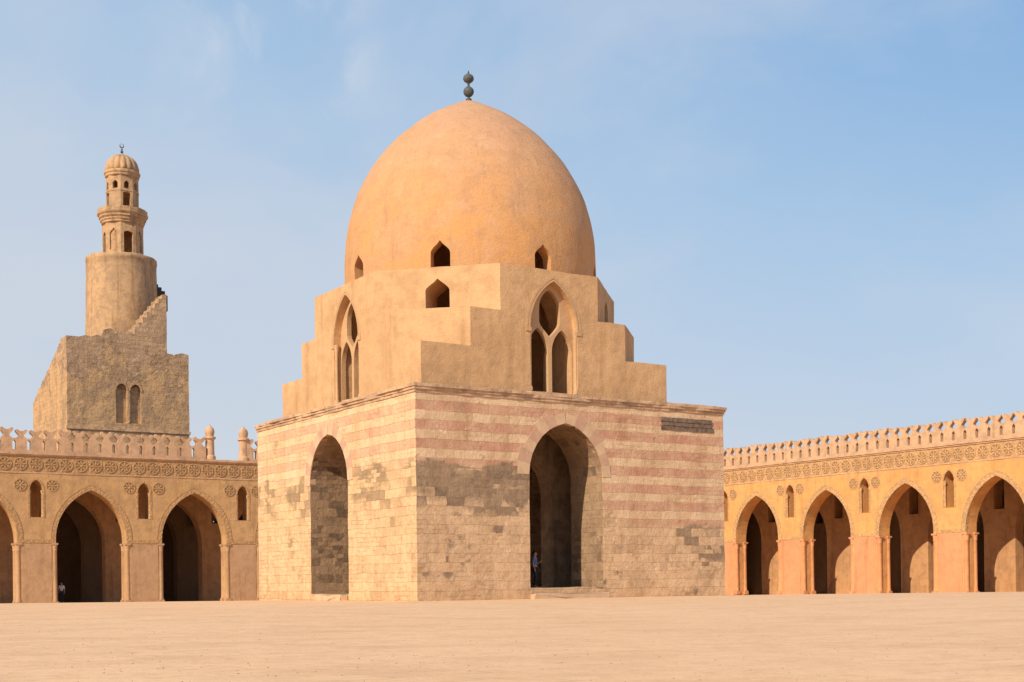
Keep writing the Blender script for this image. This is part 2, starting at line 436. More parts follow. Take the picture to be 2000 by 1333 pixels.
panel(bm,[(T,.48),(7.0,.48)]+list(reversed(arc(1.9,2.3,5.2,8.9,0,10)))+[(10.8,.48),(S-T,.48),(S-T,9.25),(T,9.25)],[],5.2,6.2,F_R)
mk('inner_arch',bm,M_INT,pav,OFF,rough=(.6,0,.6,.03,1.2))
FXY=Matrix(((1,0,0,0),(0,0,1,0),(0,1,0,0),(0,0,0,1)))
DC=(8.12,8.52)
bm=bmesh.new()
panel(bm,[(.05,.05),(S-.05,.05),(S-.05,S-.05),(.05,S-.05)],[],9.25,9.5,FXY)
mk('sun_blocking_roof',bm,M_CORN,pav,OFF)  # roof; closed middle added to keep drum-window sun out of the hall
def ringpts(o,step=.55,j=.02):
    pts=[]; n=int(S/step)
    for (ax,ay),(bx,by) in (((-o,-o),(S+o,-o)),((S+o,-o),(S+o,S+o)),((S+o,S+o),(-o,S+o)),((-o,S+o),(-o,-o))):
        for i in range(n):
            f=i/n; jj=random.uniform(-j,j) if i else 0
            nx,ny=(0,1) if ay==by else (1,0)
            pts.append((ax+(bx-ax)*f+nx*jj,ay+(by-ay)*f+ny*jj))
    return pts
bm=bmesh.new()
for o,z0,z1,j in ((.045,9.16,9.29,.015),(.09,9.29,9.41,.03),(.14,9.41,9.55,.055)):
    panel(bm,ringpts(o,.45,j),[[(.4,.4),(S-.4,.4),(S-.4,S-.4),(.4,S-.4)]],z0,z1,FXY)
for v in bm.verts:
    if v.co.z>9.5: v.co.z+=random.uniform(-.07,.03)
mk('cornice',bm,M_CORN,pav,OFF)
bm=bmesh.new()
for i,(z0,z1) in enumerate(((8.2,8.42),(8.43,8.62),(8.63,8.83))):
    box(bm,13.7+random.uniform(0,.3),17.3-random.uniform(0,.3),-.03-.02*i,.2,z0,z1,F_R)
mk('timber_beam',bm,M_WOOD,pav,OFF,rough=(.25,0,0,.02,2.5))
# stepped drum
a0,a1,b0,b1=.8,14.92,.88,16.26
zz=(9.45,11.6,13.4,15.55); c2,c3=2.6,4.25
bm=bmesh.new(); cache={}
def vv(x,y,z):
    k=(round(x,4),round(y,4),round(z,4))
    if k not in cache: cache[k]=bm.verts.new((x,y,z))
    return cache[k]
corners=[((a0,b0),(0,1),(1,0)),((a1,b0),(-1,0),(0,1)),((a1,b1),(0,-1),(-1,0)),((a0,b1),(1,0),(0,-1))]
def pt(ci,inc,d):
    (x,y),pi,po=corners[ci]; dd=pi if inc else po
    return (x+dd[0]*d,y+dd[1]*d)
def ring(level):
    out=[]
    for ci in range(4):
        if level==1: out+= [pt(ci,True,c3),pt(ci,True,c2),corners[ci][0],pt(ci,False,c2),pt(ci,False,c3)]
        if level==2: out+= [pt(ci,True,c3),pt(ci,True,c2),pt(ci,False,c2),pt(ci,False,c3)]
        if level==3: out+= [pt(ci,True,c3),pt(ci,False,c3)]
    return out
for L in (1,2,3):
    rp=ring(L); n=len(rp)
    for i in range(n):
        p,q=rp[i],rp[(i+1)%n]
        bm.faces.new((vv(*p,zz[L-1]),vv(*q,zz[L-1]),vv(*q,zz[L]),vv(*p,zz[L])))
bm.faces.new([vv(*p,zz[0]) for p in reversed(ring(1))]); bm.faces.new([vv(*p,zz[3]) for p in ring(3)])
for ci in range(4):
    bm.faces.new([vv(*p,zz[1]) for p in (pt(ci,True,c2),corners[ci][0],pt(ci,False,c2))])
    bm.faces.new([vv(*p,zz[2]) for p in (pt(ci,True,c3),pt(ci,True,c2),pt(ci,False,c2),pt(ci,False,c3))])
drum=mk('stepped_drum',bm,M_UP,None,(0,0,0))
cb=bmesh.new(); lathe(cb,[(5.55,9.3),(5.55,16)],48,*DC); boolean(drum,cb)
WC_R=8.05; WC_L=8.4
cb=bmesh.new()
for wc,F in ((WC_R,frame(0,b0,1,0,0,1)),(WC_L,frame(a0,0,0,1,1,0)),(WC_R,frame(0,b1,1,0,0,-1)),(WC_L,frame(a1,0,0,1,-1,0))):
    panel(cb,arch(1.36,9.75,12.75,2.3,wc,12),[],-.3,4.2,F)
h=c3/2
for cx,cy,sx,sy,tx,ty in ((a0+h,b0+h,1,-1,1,1),(a1-h,b0+h,1,1,-1,1),(a1-h,b1-h,1,-1,-1,-1),(a0+h,b1-h,1,1,1,-1)):
    k=math.sqrt(.5); M=frame(cx,cy,sx*k,sy*k,tx*k,ty*k)
    panel(cb,keel(.58,13.62,14.45,15.02),[],-.5,3.0,M)
boolean(drum,cb)
regrid(drum.data,.6,.6,.6,.022,.9)
drum.parent=pav; drum.location=OFF
def tracery(F,cx,name='window'):
    bm=bmesh.new()
    outer=arch(1.4,9.7,12.75,2.34,cx,12)
    lancet=lambda c:arch(.58,9.82,11.75,1.1,c,8)
    loz=[(cx,12.45),(cx+.32,12.75),(cx+.54,13.0),(cx+.6,13.15),(cx+.6,13.72)]+arc(.6,.95,13.77,cx,0,8)[1:-1]+[(cx-.6,13.72),(cx-.6,13.15),(cx-.54,13.0),(cx-.32,12.75)]
    panel(bm,outer,[lancet(cx-.69),lancet(cx+.69),loz],.36,.6,F)
    mk(name,bm,M_TRAC,pav,OFF)
    bm=bmesh.new()
    panel(bm,band(1.36,12.75,2.3,cx,.0,.08,None),[],-.03,.1,F)
    panel(bm,band(1.36,12.75,2.3,cx,.12,.24,None),[],-.02,.1,F)
    for sg in (-1,1): box(bm,cx+sg*1.46-.15,cx+sg*1.46+.15,-.045,.1,12.57,12.75,F)
    mk('window_moulding',bm,M_TRAC,pav,OFF)
    for sg in (-1,1):
        bm=bmesh.new(); p=F@Vector((cx+sg*1.32,.12,0))
        prof=[(.13,9.76),(.13,9.95),(.085,10.02),(.08,12.2),(.1,12.28),(.085,12.35),(.14,12.6),(.14,12.75)]
        lathe(bm,prof,12,p.x,p.y); mk('colonnette',bm,M_TRAC,pav,OFF,smooth=True,sharp=R(40))
tracery(frame(0,b0,1,0,0,1),WC_R); tracery(frame(a0,0,0,1,1,0),WC_L)
prof=[(6.53,15.45),(6.56,16.3),(6.56,17.2),(6.51,18.1),(6.39,19.0),(6.19,19.85),(5.90,20.7),(5.52,21.5),(5.07,22.25),(4.54,22.95),(3.94,23.6),(3.26,24.2),(2.52,24.75),(1.74,25.22),(.98,25.62),(.38,25.9),(.05,26.02)]
def cr(P,n=3):
    out=[]
    for i in range(len(P)-1):
        p0=P[max(0,i-1)];p1=P[i];p2=P[i+1];p3=P[min(len(P)-1,i+2)]
        for k in range(n):
            t=k/n
            out.append(tuple(.5*((2*p1[j])+(-p0[j]+p2[j])*t+(2*p0[j]-5*p1[j]+4*p2[j]-p3[j])*t*t+(-p0[j]+3*p1[j]-3*p2[j]+p3[j])*t**3) for j in (0,1)))
    out.append(P[-1]); return out
op=cr(prof); ip=[(max(.03,r-.7),z-.5 if z>20 else z) for r,z in cr(prof)]
bm=bmesh.new(); segs=128; rings=[]
full=op+list(reversed(ip))
for r,z in full:
    rings.append([bm.verts.new((DC[0]+r*math.cos(2*math.pi*k/segs),DC[1]+r*math.sin(2*math.pi*k/segs),z)) for k in range(segs)])
for i in range(len(rings)):
    A,B=rings[i],rings[(i+1)%len(rings)]
    if i==len(op)-1:
        bm.faces.new(A); bm.faces.new(list(reversed(B))); continue
    for k in range(segs): bm.faces.new((A[k],A[(k+1)%segs],B[(k+1)%segs],B[k]))
dome=mk('dome',bm,M_DOME,None)
cb=bmesh.new()
for k in range(8):
    M=Matrix.Translation((DC[0],DC[1],0))@Matrix.Rotation(k*math.pi/4+R(.8),4,'Z')
    panel(cb,keel(.48,15.78,16.5,17.08),[],-8,-4.2,M)
boolean(dome,cb)
disp(dome.data,.035,.55)
dome.data.polygons.foreach_set('use_smooth',[True]*len(dome.data.polygons)); dome.data.set_sharp_from_angle(angle=R(35))
dome.parent=pav; dome.location=OFF
bm=bmesh.new()
lathe(bm,[(.14,25.9),(.16,26.08),(.07,26.14),(.07,26.2),(.16,26.24),(.25,26.34),(.285,26.46),(.25,26.6),(.15,26.7),(.06,26.75),(.06,26.9),(.14,26.95),(.24,27.03),(.29,27.14),(.25,27.28),(.13,27.38),(.04,27.42),(.05,27.47),(.015,27.58)],20,*DC)
mk('finial',bm,M_COPPER,pav,OFF,smooth=True,sharp=R(60))

# ---------------------------------------------------------------- arcades
def rosette_mesh():
    bm=bmesh.new()
    circ=lambda r,n=20:[(r*math.cos(2*math.pi*k/n),r*math.sin(2*math.pi*k/n)) for k in range(n)]
    panel(bm,circ(.47),[],-.012,.05,I4,1)
    panel(bm,circ(.53),[circ(.44)],-.045,.04,I4,0)
    for k in range(8):
        t=k*math.pi/4
        pts=[(.1,.02),(.22,.06),(.33,.075),(.42,.03)]
        poly=pts+[(r,-w) for r,w in reversed(pts)]
        poly=[(x*math.cos(t)-y*math.sin(t),x*math.sin(t)+y*math.cos(t)) for x,y in poly]
        panel(bm,poly,[],-.04,.03,I4,0)
    panel(bm,circ(.1,10),[],-.05,.03,I4,0)
    return bm
def column_bm(r,z0,z1):
    bm=bmesh.new()
    box(bm,-r*1.2,r*1.2,-r*1.2,r*1.2,z0,z0+.35)
    lathe(bm,[(r*1.15,z0+.34),(r*1.1,z0+.5),(r,z0+.58),(r*.96,z1-.65),(r*1.1,z1-.6),(r*1.0,z1-.55),(r*1.05,z1-.42),(r*1.2,z1-.14)],14)
    box(bm,-r*1.25,r*1.25,-r*1.25,r*1.25,z1-.145,z1)
    return bm
def arcade(name,loc,rot,length,centres,period,dec0,dec1,gap,label,posts=(),endwall=False,mw=None,mp=None,mc_=None):
    e=empty(name,loc,rot,label,'arcade','arcades around the courtyard')
    ZB,ZS,RA,HW=-1.3,4.55,4.1,2.9
    TH=1.35
    mid=[(x+y)/2 for x,y in zip(centres,centres[1:])]
    def outl(z1): return [(0,ZB),(length,ZB),(length,z1),(0,z1)]
    def skirt(z1,cs,hw,zs,ra):
        pts=[(0,z1),(0,ZB)]
        for c in cs:
            pts+= [(c-hw,ZB)]+list(reversed(arc(hw,ra,zs,c,0,12)))+[(c+hw,ZB)]
        return pts+[(length,ZB),(length,z1)]
    nich=[arch(.52,6.35,8.55,.85,m,8) for m in mid]
    bm=bmesh.new(); panel(bm,skirt(9.95,centres,HW,ZS,RA),nich,0,TH); mk('front_wall',bm,mw,e,rough=(1.2,0,.9,.022,.9))
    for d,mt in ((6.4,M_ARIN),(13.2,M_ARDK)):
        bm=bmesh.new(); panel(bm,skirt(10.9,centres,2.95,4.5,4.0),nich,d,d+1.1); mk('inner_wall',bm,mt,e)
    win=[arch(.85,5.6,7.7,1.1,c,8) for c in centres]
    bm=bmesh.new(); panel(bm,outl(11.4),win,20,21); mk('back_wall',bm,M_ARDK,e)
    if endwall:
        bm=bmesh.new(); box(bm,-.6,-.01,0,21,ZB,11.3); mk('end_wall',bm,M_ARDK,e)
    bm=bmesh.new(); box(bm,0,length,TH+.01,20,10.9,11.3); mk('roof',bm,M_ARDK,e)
    gb=bmesh.new(); holes=[]
    for i in range(6):
        for j in range(12):
            x=-.75+.27*i+.08; z=.15+.27*j
            if x+.17<.85 and (z<2.1 or abs(x+.09)<.85-(z-2.1)*.72): holes.append([(x+.085,z),(x+.17,z+.085),(x+.085,z+.17),(x,z+.085)])
    panel(gb,arch(.9,-.05,2.1,1.15,0,8),holes,.4,.5)
    first=None
    for c in centres:
        if c<dec0-6 or c>dec1+4: continue
        if first is None: first=mk('window_grille',gb,M_ARDK,e,(c,20,5.6))
        else: dup(first,(c,20,5.6))
    bm=bmesh.new(); box(bm,0,length,.03,TH,9.95,11.3); mk('frieze',bm,mc_,e)
    bm=bmesh.new()
    box(bm,0,length,-.04,.5,9.90,10.0); box(bm,0,length,-.05,.5,11.30,11.42); box(bm,0,length,-.13,TH+.1,11.42,11.6)
    mk('cornice',bm,M_MER,e,rough=(.8,0,0,.02,1.5))
    f=None
    for c in centres:
        if f is None:
            bm=bmesh.new()
            panel(bm,band(HW,ZS,RA,0,.0,.38,None,12),[],-.025,.3)
            panel(bm,band(HW,ZS,RA,0,.38,.44,None,12),[],-.04,.3)
            f=mk('arch_moulding',bm,mc_,e,(c,0,0))
        else: dup(f,(c,0,0))
    f=None; w=period/2-HW
    for m in mid:
        if f is None:
            bm=bmesh.new(); box(bm,-w,w,-.035,.25,ZS-.28,ZS-.003); f=mk('impost_band',bm,mc_,e,(m,0,0))
            bm=bmesh.new(); panel(bm,band(.52,8.55,.85,0,0,.14,6.35,8),[],-.03,.2); f3=mk('niche_moulding',bm,mc_,e,(m,0,0))
            bm=bmesh.new(); box(bm,-w+.35,w-.35,-.025,.2,ZB,ZS-.35); f2=mk('pier_facing',bm,mp,e,(m,0,0),rough=(.6,0,.6,.02,1.1))
        else: dup(f,(m,0,0)); dup(f3,(m,0,0)); dup(f2,(m,0,0))
    cm=mk('column',column_bm(.2,-.85,ZS-.28),mp,e,(0,0,-50),smooth=True,sharp=R(40))
    lst=[(c+sg*(HW+.08),dy,0) for c in centres for sg in (-1,1) for dy in (.14,TH-.16)]
    cm.location=lst[0]
    for p in lst[1:]:
        if p[0]<dec0-8 or p[0]>dec1+6: continue
        dup(cm,p)
    nb=bmesh.new(); lathe(nb,[(.11,6.36),(.11,6.5),(.08,6.55),(.08,8.2),(.13,8.45),(.13,8.56)],10)
    f=None
    for m in mid:
        if m<dec0-4 or m>dec1+2: continue
        for sg in (-1,1):
            p=(m+sg*.5,.12,0)
            if f is None: f=mk('colonnette',nb,mc_,e,p,smooth=True,sharp=R(40))
            else: dup(f,p)
    r0=mk('rosette',rosette_mesh(),[mc_,M_ROSD],e,(dec0,.02,10.65))
    x=dec0+1.2
    while x<dec1:
        dup(r0,(x,.02,10.65)); x+=1.2
    for m in mid:
        if m<dec0 or m>dec1: continue
        for sg in (-1,1): dup(r0,(m+sg*1.25,-.005,8.95),scale=(.95,1,.95))
    segs=[(0,gap[0]),(gap[1],length)] if gap else [(0,length)]
    bm=bmesh.new(); P=1.14
    mer=[]
    for s0,s1 in segs:
        n=int((s1-s0)/P); off=s0
        holes=[]
        for i in range(n):
            mer.append(off+P*(i+.5))
            if i<n-1:
                xx=off+P*(i+1); holes.append([(xx-.13,11.8),(xx+.13,11.8),(xx+.15,12.4),(xx,12.58),(xx-.15,12.4)])
        panel(bm,[(s0,11.58),(off+P*n,11.58),(off+P*n,12.7),(s0,12.7)],holes,.1,.5)
    mk('parapet',bm,M_MER,e)
    mb=bmesh.new()
    half=[(.5,0),(.36,.08),(.23,.2),(.22,.32),(.34,.44),(.46,.58),(.52,.76),(.38,.86),(.2,.72)]
    panel(mb,half+[(0,.66)]+[(-x,z) for x,z in reversed(half)],[],0,.4)
    first=None
    for x in mer:
        if x<dec0-1 or x>dec1+1: continue
        if first is None: first=mk('merlon',mb,M_MER,e,(x,.12,12.695))
        else: dup(first,(x,.12,12.695),rotation_euler=(0,random.uniform(-.04,.04),0),scale=(random.uniform(.88,1.04),1,random.uniform(.85,1.05)))
    for px in posts:
        bm=bmesh.new(); lathe(bm,[(.5,11.6),(.5,11.9),(.4,12.0),(.37,13.35),(.52,13.45),(.52,13.6),(.34,13.68),(.4,13.9),(.42,14.1),(.34,14.35),(.18,14.5),(.06,14.62),(.03,14.75)],14)
        mk('parapet_turret',bm,M_MER,e,(px,.45,0),smooth=True,sharp=R(35))
    return e
A0=-19.4
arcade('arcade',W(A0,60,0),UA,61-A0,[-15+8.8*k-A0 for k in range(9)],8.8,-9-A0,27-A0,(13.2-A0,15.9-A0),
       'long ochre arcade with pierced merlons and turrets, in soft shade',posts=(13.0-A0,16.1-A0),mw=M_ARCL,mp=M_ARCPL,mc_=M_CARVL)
BR=60
arcade('arcade',W(61,BR,0),UA-math.pi/2,BR+15,[BR-(52-9*k) for k in range(8)],9.0,BR-52,BR-4,None,
       'long sunlit orange arcade with pointed arches and carved frieze',endwall=True,mw=M_ARC,mp=M_ARCP,mc_=M_CARV)

# ---------------------------------------------------------------- minaret
mc=W(16.6,102)
mn=empty('minaret',mc,UA,'weathered spiral stone minaret with square base and ribbed domed lantern','tower')
MO=(-16.6,-102,0)
bm=bmesh.new()
bx0,bx1=9.84,23.4
top=[(bx1,26.7),(22.6,26.85),(21.7,26.6),(20.9,26.7)]
st=[]
n=8
for i in range(n):
    x=20.9-(20.9-17.3)*i/n; z=33.3-(33.3-28.8)*i/n+random.uniform(-.1,.1)
    x2=20.9-(20.9-17.3)*(i+1)/n
    st+=[(x-.001,z),(x2+.001,z+.02)]
top+=st+[(17.3,28.5),(16.7,28.75),(16.2,28.9),(15.6,28.55),(15.1,28.7),(14.6,28.95),(13.9,28.7),(13.6,27.95),(13.1,28.1),(12.6,27.85),(11.9,27.95),(11.2,27.7),(bx0,27.75)]
win=[arch(.62,18.6,22.2,.75,15.75,8),arch(.62,18.6,22.2,.75,17.3,8)]
panel(bm,[(bx0,-1.2),(bx1,-1.2)]+top,win,95,95.4)
panel(bm,[(bx0+.01,-1.2),(bx1-.01,-1.2)]+[(min(max(x,bx0+.01),bx1-.01),z-.004) for x,z in top],[],95.41,97.6)
box(bm,12.3,bx1-.02,97.61,109,-1.2,26.4)
mk('square_base',bm,M_MINS,mn,MO,rough=(.8,.8,.6,.05,1.3))
bm=bmesh.new()
pts=[(97.6,-1.2),(110,-1.2),(110,22.2)]
n=26
for i in range(n):
    b=110-(110-97.6)*i/n; b2=110-(110-97.6)*(i+1)/n; z=22.2+(27.3-22.2)*(i+.6)/n+random.uniform(-.1,.1)
    pts+=[(b-.001,z),(b2+.001,z+.06)]
panel(bm,pts,[],bx0,12.3,frame(0,0,0,1,1,0))
mk('outer_stair',bm,M_MINS,mn,MO,rough=(0,.8,.6,.06,1.3))
bm=bmesh.new(); box(bm,bx0-.12,bx1+.12,94.86,95.3,17.7,18.0); mk('string_course',bm,M_CORN,mn,MO,rough=(.8,0,0,.03,1.5))
bm=bmesh.new()
panel(bm,band(.62,22.2,.75,15.75,0,.12,None,8),[],94.93,95.1); panel(bm,band(.62,22.2,.75,17.3,0,.12,None,8),[],94.93,95.1)
lathe(bm,[(.16,18.6),(.16,18.8),(.11,18.9),(.11,21.9),(.17,22.2)],10,16.52,95.1)
mk('twin_window_moulding',bm,M_MINP,mn,MO)
CX,CY=18.0,102
bm=bmesh.new(); P_=[(4.1,26),(4.1,27),(4.09,28),(4.07,29),(4.06,30),(4.04,31),(4.02,32),(4.0,33),(3.98,34),(3.96,35),(3.94,36),(3.92,37),(3.9,37.7),(3.96,37.8),(3.96,38.2),(3.8,38.35),(2.4,38.5)]
lathe(bm,P_,72,CX,CY)
ob=mk('round_tower',bm,M_MINP,None,smooth=True,sharp=R(50)); disp(ob.data,.06,.9); ob.parent=mn; ob.location=MO
bm=bmesh.new()
panel(bm,[(21.5,32),(22.9,32.6),(22.9,34.4),(22.6,34.4),(22.6,34.9),(22.2,34.9),(22.2,35.3),(21.8,35.3),(21.8,35.6),(21.5,35.6)],[],100.5,101.2)
mk('timber_stair',bm,M_DARKWOOD,mn,MO)
bm=bmesh.new()
for i in range(14):
    t=-math.pi/2+ i*math.pi/2/14
    M=Matrix.Translation((CX,CY,0))@Matrix.Rotation(t,4,'Z')
    box(bm,3.7,4.9,-.35,.35,26,29.2+i*.28,M)
mk('spiral_ramp',bm,M_MINP,mn,MO)
ph=math.pi/8
LX=CX+.2; DZ=-.35; TM=(MO[0],MO[1],DZ)
bm=bmesh.new(); lathe(bm,[(2.3,38.6),(2.3,42.8)],8,LX,CY,phase=ph)
lo=mk('lower_lantern',bm,M_MINP)
cb=bmesh.new(); lathe(cb,[(1.8,38.9),(1.8,42.5)],16,LX,CY); boolean(lo,cb)
cb=bmesh.new()
for k in range(8):
    M=Matrix.Translation((LX,CY,0))@Matrix.Rotation(k*math.pi/4,4,'Z')
    if k%2==0: panel(cb,keel(.52,38.85,41.4,41.6),[],-3,-1.2,M)
    else: panel(cb,keel(.5,39.4,41.2,41.9),[],-3,-1.95,M)
boolean(lo,cb); regrid(lo.data,0,0,.6,.035,1.5); lo.parent=mn; lo.location=TM
bm=bmesh.new()
lathe(bm,[(2.25,42.5),(2.4,42.6),(2.4,42.8),(2.52,42.9),(2.52,43.1),(2.68,43.25),(2.68,43.45),(2.84,43.6),(2.88,43.75),(2.8,43.8),(2.8,44.25),(2.7,44.25),(2.7,43.9),(1.8,43.9)],16,LX,CY,phase=ph)
mk('balcony',bm,M_MINP,mn,TM,rough=(.5,.5,.3,.04,2))
bm=bmesh.new(); lathe(bm,[(1.82,43.9),(1.82,48.3)],8,LX,CY,phase=ph)
lo=mk('upper_lantern',bm,M_MINP)
cb=bmesh.new(); lathe(cb,[(1.4,44.1),(1.4,48.1)],16,LX,CY); boolean(lo,cb)
cb=bmesh.new()
for k in range(8):
    M=Matrix.Translation((LX,CY,0))@Matrix.Rotation(k*math.pi/4,4,'Z')
    if k%2==0: panel(cb,keel(.44,44.3,46.05,46.15),[],-3,-.9,M)
    panel(cb,keel(.3,46.55,47.15,47.5),[],-3,-.9,M)
boolean(lo,cb); regrid(lo.data,0,0,.6,.03,1.5); lo.parent=mn; lo.location=TM
bm=bmesh.new()
lathe(bm,[(1.82,48.0),(1.93,48.1),(1.93,48.3),(2.03,48.4),(2.06,48.55),(2.0,48.7),(1.78,48.75)],16,LX,CY,phase=ph)
lathe(bm,[(1.8,46.2),(1.88,46.25),(1.88,46.35),(1.8,46.4)],8,LX,CY,phase=ph)
mk('lantern_cornice',bm,M_MINP,mn,TM)
bm=bmesh.new()
lathe(bm,[(1.76,48.7),(1.82,49.0),(1.8,49.3),(1.7,49.65),(1.52,50.0),(1.22,50.35),(.83,50.62),(.4,50.8),(.1,50.88)],96,LX,CY,lobes=16,amp=.12)
mk('ribbed_dome',bm,M_MINP,mn,TM,smooth=True)
bm=bmesh.new(); lathe(bm,[(.08,50.8),(.06,51.0),(.17,51.1),(.17,51.2),(.05,51.3),(.13,51.4),(.05,51.5),(.04,51.6)],12,LX,CY)
cresc=[(.26*math.cos(t),51.85+.26*math.sin(t)) for t in [math.pi/2+.35+i*(2*math.pi-.7)/16 for i in range(17)]]
cresc+=[(.19*math.cos(t),51.9+.19*math.sin(t)) for t in reversed([math.pi/2+.3+i*(2*math.pi-.6)/16 for i in range(17)])]
panel(bm,[(LX+x,z) for x,z in cresc],[],CY-.04,CY+.04)
mk('finial',bm,M_COPPER,mn,TM)

# ---------------------------------------------------------------- people
def skin(name,J,E,mat,scale=1.0,parent=None,root='pelvis'):
    names=list(J); idx={k:i for i,k in enumerate(names)}
    me=bpy.data.meshes.new(name); me.from_pydata([J[k][0] for k in names],[(idx[a],idx[b]) for a,b in E],[])
    o=bpy.data.objects.new(name,me); col.objects.link(o)
    md=o.modifiers.new('s','SKIN')
    for k in names:
        r=J[k][1]*scale; me.skin_vertices[0].data[idx[k]].radius=(r,r*.8 if k in('chest','spine','pelvis') else r)
    me.skin_vertices[0].data[idx[root if root in idx else names[0]]].use_root=True
    sb=o.modifiers.new('d','SUBSURF'); sb.levels=2; sb.render_levels=2
    dg=bpy.context.evaluated_depsgraph_get(); dg.update()
    nm=bpy.data.meshes.new_from_object(o.evaluated_get(dg)); o.modifiers.clear(); o.data=nm
    nm.materials.clear(); nm.materials.append(mat)
    nm.polygons.foreach_set('use_smooth',[True]*len(nm.polygons))
    if parent: o.parent=parent
    return o
def person(loc,rot,shirt,trous,label,pose=0):
    J={'pelvis':((0,0,.95),.135),'spine':((0,0,1.14),.125),'chest':((0,.0,1.33),.145),'neck':((0,0,1.47),.055),
       'jaw':((0,-.02,1.545),.065),'head':((0,-.01,1.62),.088),'crown':((0,.0,1.69),.07),'nose':((0,-.1,1.60),.013)}
    E=[('pelvis','spine'),('spine','chest'),('chest','neck'),('neck','jaw'),('jaw','head'),('head','crown'),('head','nose')]
    for s,sg in (('l',-1),('r',1)):
        bend=(pose==1 and sg==1)
        J['sh'+s]=((.17*sg,0,1.40),.062); J['el'+s]=((.235*sg,.03,1.13),.044)
        wr=(.16*sg,-.2,1.2) if bend else (.25*sg,-.06,.9)
        J['wr'+s]=(wr,.028)
        d=Vector((-.3*sg,-.6,.5)).normalized() if bend else Vector((0,-.1,-1)).normalized()
        palm=Vector(wr)+d*.07; J['pa'+s]=(tuple(palm),.032)
        E+=[('chest','sh'+s),('sh'+s,'el'+s),('el'+s,'wr'+s),('wr'+s,'pa'+s)]
        for i,(o,l) in enumerate(((-.03,.07),(-.01,.08),(.01,.075),(.03,.06))):
            k='f%s%d'%(s,i); q=palm+Vector((0,o,0))+d*l; J[k]=(tuple(q+Vector((-.01*sg,0,0))),.009); E.append(('pa'+s,k))
        q=palm+Vector((-.02*sg,-.055,0))+d*.02; J['th'+s]=(tuple(q),.010); E.append(('pa'+s,'th'+s))
        st=.04*sg
        J['hi'+s]=((.095*sg,0,.88),.095); J['kn'+s]=((.11*sg,-.03+st,.49),.06); J['an'+s]=((.115*sg,.02+st,.09),.042); J['to'+s]=((.13*sg,-.15+st,.04),.036)
        E+=[('pelvis','hi'+s),('hi'+s,'kn'+s),('kn'+s,'an'+s),('an'+s,'to'+s)]
    e=skin('person',J,E,M_SKIN)
    e.location=loc; e.rotation_euler=(0,0,rot); e['label']=label; e['category']='person'; e['group']='visitors in the courtyard'
    ks=['pelvis','spine','chest','shl','ell','shr','elr']; 
    J2={k:J[k] for k in ks}; J2['pelvis']=((0,0,.97),.14)
    skin('shirt',J2,[('pelvis','spine'),('spine','chest'),('chest','shl'),('shl','ell'),('chest','shr'),('shr','elr')],shirt,1.14,e)
    ks=['pelvis','hil','knl','anl','hir','knr','anr']
    J3={k:J[k] for k in ks}; J3['pelvis']=((0,0,.93),.13)
    skin('trousers',J3,[('pelvis','hil'),('hil','knl'),('knl','anl'),('pelvis','hir'),('hir','knr'),('knr','anr')],trous,1.18,e)
    bm=bmesh.new(); ico(bm,.1,(0,.018,1.665),(.95,1.05,.9),3)
    bmesh.ops.delete(bm,geom=[v for v in bm.verts if v.co.z<1.62 and v.co.y<.03 or (v.co.y<-.04 and v.co.z<1.69)],context='VERTS')
    mk('hair',bm,M_HAIR,e,smooth=True)
    return e
M_SKIN=simple('skin',(.35,.2,.13),(.32,.18,.12),rough=.6); M_HAIR=simple('hair',(.02,.015,.012)); 
c_blue=simple('blue_cloth',(.10,.17,.32),(.08,.13,.25)); c_dark=simple('dark_cloth',(.03,.035,.05)); c_white=simple('white_cloth',(.6,.6,.6),(.5,.5,.5)); c_red=simple('dull_cloth',(.12,.09,.08))
person(W(6.95,1.1,HZ),UA+R(40),c_blue,c_dark,'person in blue shirt and dark trousers standing in the pavilion doorway',1)
def onarc(px,b):
    r=(px-1000)/2589
    return ((57.87+.838*b)*r+4.135+.5457*b)/(.838-.5457*r)
for px,b,s,l in ((120,61.6,c_white,'person in white shirt standing beneath an arcade arch'),(108,62.6,c_red,'person in dark clothes standing beneath an arcade arch')):
    a=onarc(px,b); p=W(a,b); p.z=gz(p.y); person(p,UA+R(-30),s,c_dark,l)

# ---------------------------------------------------------------- light, sky, camera
EL=R(34); AZ=R(34)
tow=Vector((-math.sin(AZ)*math.cos(EL),-math.cos(AZ)*math.cos(EL),math.sin(EL)))
sd=bpy.data.lights.new('sun','SUN'); sd.energy=5.0; sd.angle=R(.6); sd.color=(1,.87,.70)
so=bpy.data.objects.new('sun',sd); col.objects.link(so); so.rotation_euler=(-tow).to_track_quat('-Z','Y').to_euler(); so.location=(-40,-40,60)
w=bpy.data.worlds.new('World'); scene.world=w; w.use_nodes=True
nt=w.node_tree; bg=nt.nodes['Background']; L=nt.links.new
sky=nt.nodes.new('ShaderNodeTexSky'); sky.sky_type='NISHITA'; sky.sun_disc=False; sky.sun_elevation=EL; sky.sun_rotation=math.atan2(tow.x,tow.y)%(2*math.pi)
sky.air_density=1.0; sky.dust_density=2.0; sky.ozone_density=1.5
tc=nt.nodes.new('ShaderNodeTexCoord')
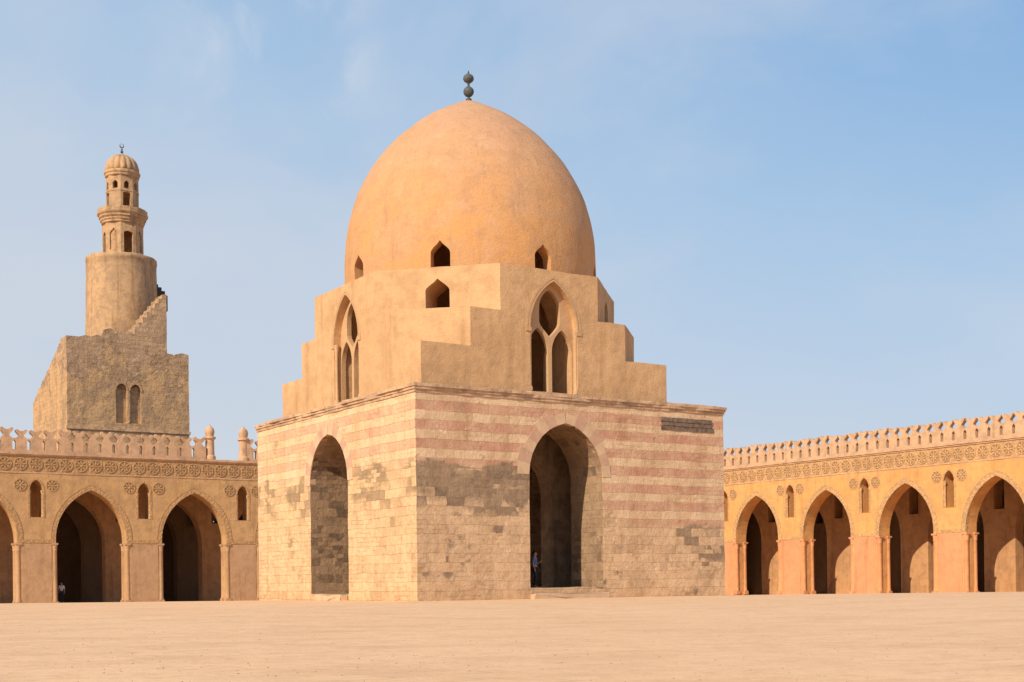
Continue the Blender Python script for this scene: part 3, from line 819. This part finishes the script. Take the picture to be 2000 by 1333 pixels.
def wnoise(scale,loc,vs,a,b,mx_,det=6,dist=.3):
    mp=nt.nodes.new('ShaderNodeMapping'); mp.inputs['Scale'].default_value=vs; mp.inputs['Location'].default_value=loc
    no=nt.nodes.new('ShaderNodeTexNoise'); no.inputs['Scale'].default_value=scale; no.inputs['Detail'].default_value=det; no.inputs['Roughness'].default_value=.55; no.inputs['Distortion'].default_value=dist
    mr=nt.nodes.new('ShaderNodeMapRange'); mr.interpolation_type='SMOOTHSTEP'
    for i,x in ((1,a),(2,b),(3,0),(4,mx_)): mr.inputs[i].default_value=x
    L(tc.outputs['Generated'],mp.inputs[0]); L(mp.outputs[0],no.inputs['Vector']); L(no.outputs['Fac'],mr.inputs[0]); return mr.outputs[0]
sx=nt.nodes.new('ShaderNodeSeparateXYZ'); L(tc.outputs['Generated'],sx.inputs[0])
ad=nt.nodes.new('ShaderNodeMath'); ad.operation='MULTIPLY_ADD'; L(sx.outputs[0],ad.inputs[0]); ad.inputs[1].default_value=.24; L(sx.outputs[2],ad.inputs[2])
rp=nt.nodes.new('ShaderNodeValToRGB'); L(ad.outputs[0],rp.inputs[0])
S_=.14
def cc(r,g,b): return (r/S_/8,g/S_/8,b/S_/8,1)
els=rp.color_ramp.elements
els[0].position=0.0; els[0].color=cc(.65,.69,.76)
els[1].position=.50; els[1].color=cc(.20,.42,.74)
k=els.new(.14); k.color=cc(.57,.65,.77)
k=els.new(.30); k.color=cc(.41,.58,.79)
k=els.new(.95); k.color=cc(.13,.28,.58)
vm=nt.nodes.new('ShaderNodeVectorMath'); vm.operation='SCALE'; L(rp.outputs[0],vm.inputs[0]); vm.inputs['Scale'].default_value=8
m0=nt.nodes.new('ShaderNodeMix'); m0.data_type='RGBA'; m0.inputs[0].default_value=.9; L(sky.outputs[0],m0.inputs[6]); L(vm.outputs[0],m0.inputs[7])
def over(prev,f,c):
    m=nt.nodes.new('ShaderNodeMix'); m.data_type='RGBA'; L(f,m.inputs[0]); L(prev,m.inputs[6]); m.inputs[7].default_value=(*c,1); return m.outputs[2]
x=over(m0.outputs[2],wnoise(2.4,(.3,0,.2),(1.2,1,2.2),.40,.70,.5,6,.3),(4.6,4.9,5.4))
def window(sock,a,b,c,d):
    p=nt.nodes.new('ShaderNodeMapRange'); p.interpolation_type='SMOOTHSTEP'; L(sock,p.inputs[0])
    for i,v in ((1,a),(2,b),(3,0),(4,1)): p.inputs[i].default_value=v
    q=nt.nodes.new('ShaderNodeMapRange'); q.interpolation_type='SMOOTHSTEP'; L(sock,q.inputs[0])
    for i,v in ((1,c),(2,d),(3,1),(4,0)): q.inputs[i].default_value=v
    m=nt.nodes.new('ShaderNodeMath'); m.operation='MULTIPLY'; L(p.outputs[0],m.inputs[0]); L(q.outputs[0],m.inputs[1]); return m.outputs[0]
def mul(a,b):
    m=nt.nodes.new('ShaderNodeMath'); m.operation='MULTIPLY'; L(a,m.inputs[0]); L(b,m.inputs[1]); return m.outputs[0]
wmask=mul(window(sx.outputs[0],-.26,-.19,-.12,-.07),window(sx.outputs[2],.30,.35,.42,.6))
x=over(x,mul(wmask,wnoise(16,(.2,0,.15),(1,1,.8),.46,.74,.45,5,.5)),(5.0,5.3,5.7))
L(x,bg.inputs['Color'])
bg.inputs['Strength'].default_value=S_
cd=bpy.data.cameras.new('camera'); cam=bpy.data.objects.new('camera',cd); col.objects.link(cam); scene.camera=cam
cd.sensor_width=36; cd.lens=2589/2000*36; cd.shift_y=464.5/2000; cd.clip_end=8000; cd.clip_start=.1
cam.matrix_world=Matrix.Translation((0,0,.932))@Matrix.Rotation(R(90),4,'X')@Matrix.Rotation(-.0115,4,'Z')
scene.view_settings.view_transform='Standard'; scene.view_settings.look='None'; scene.view_settings.exposure=0
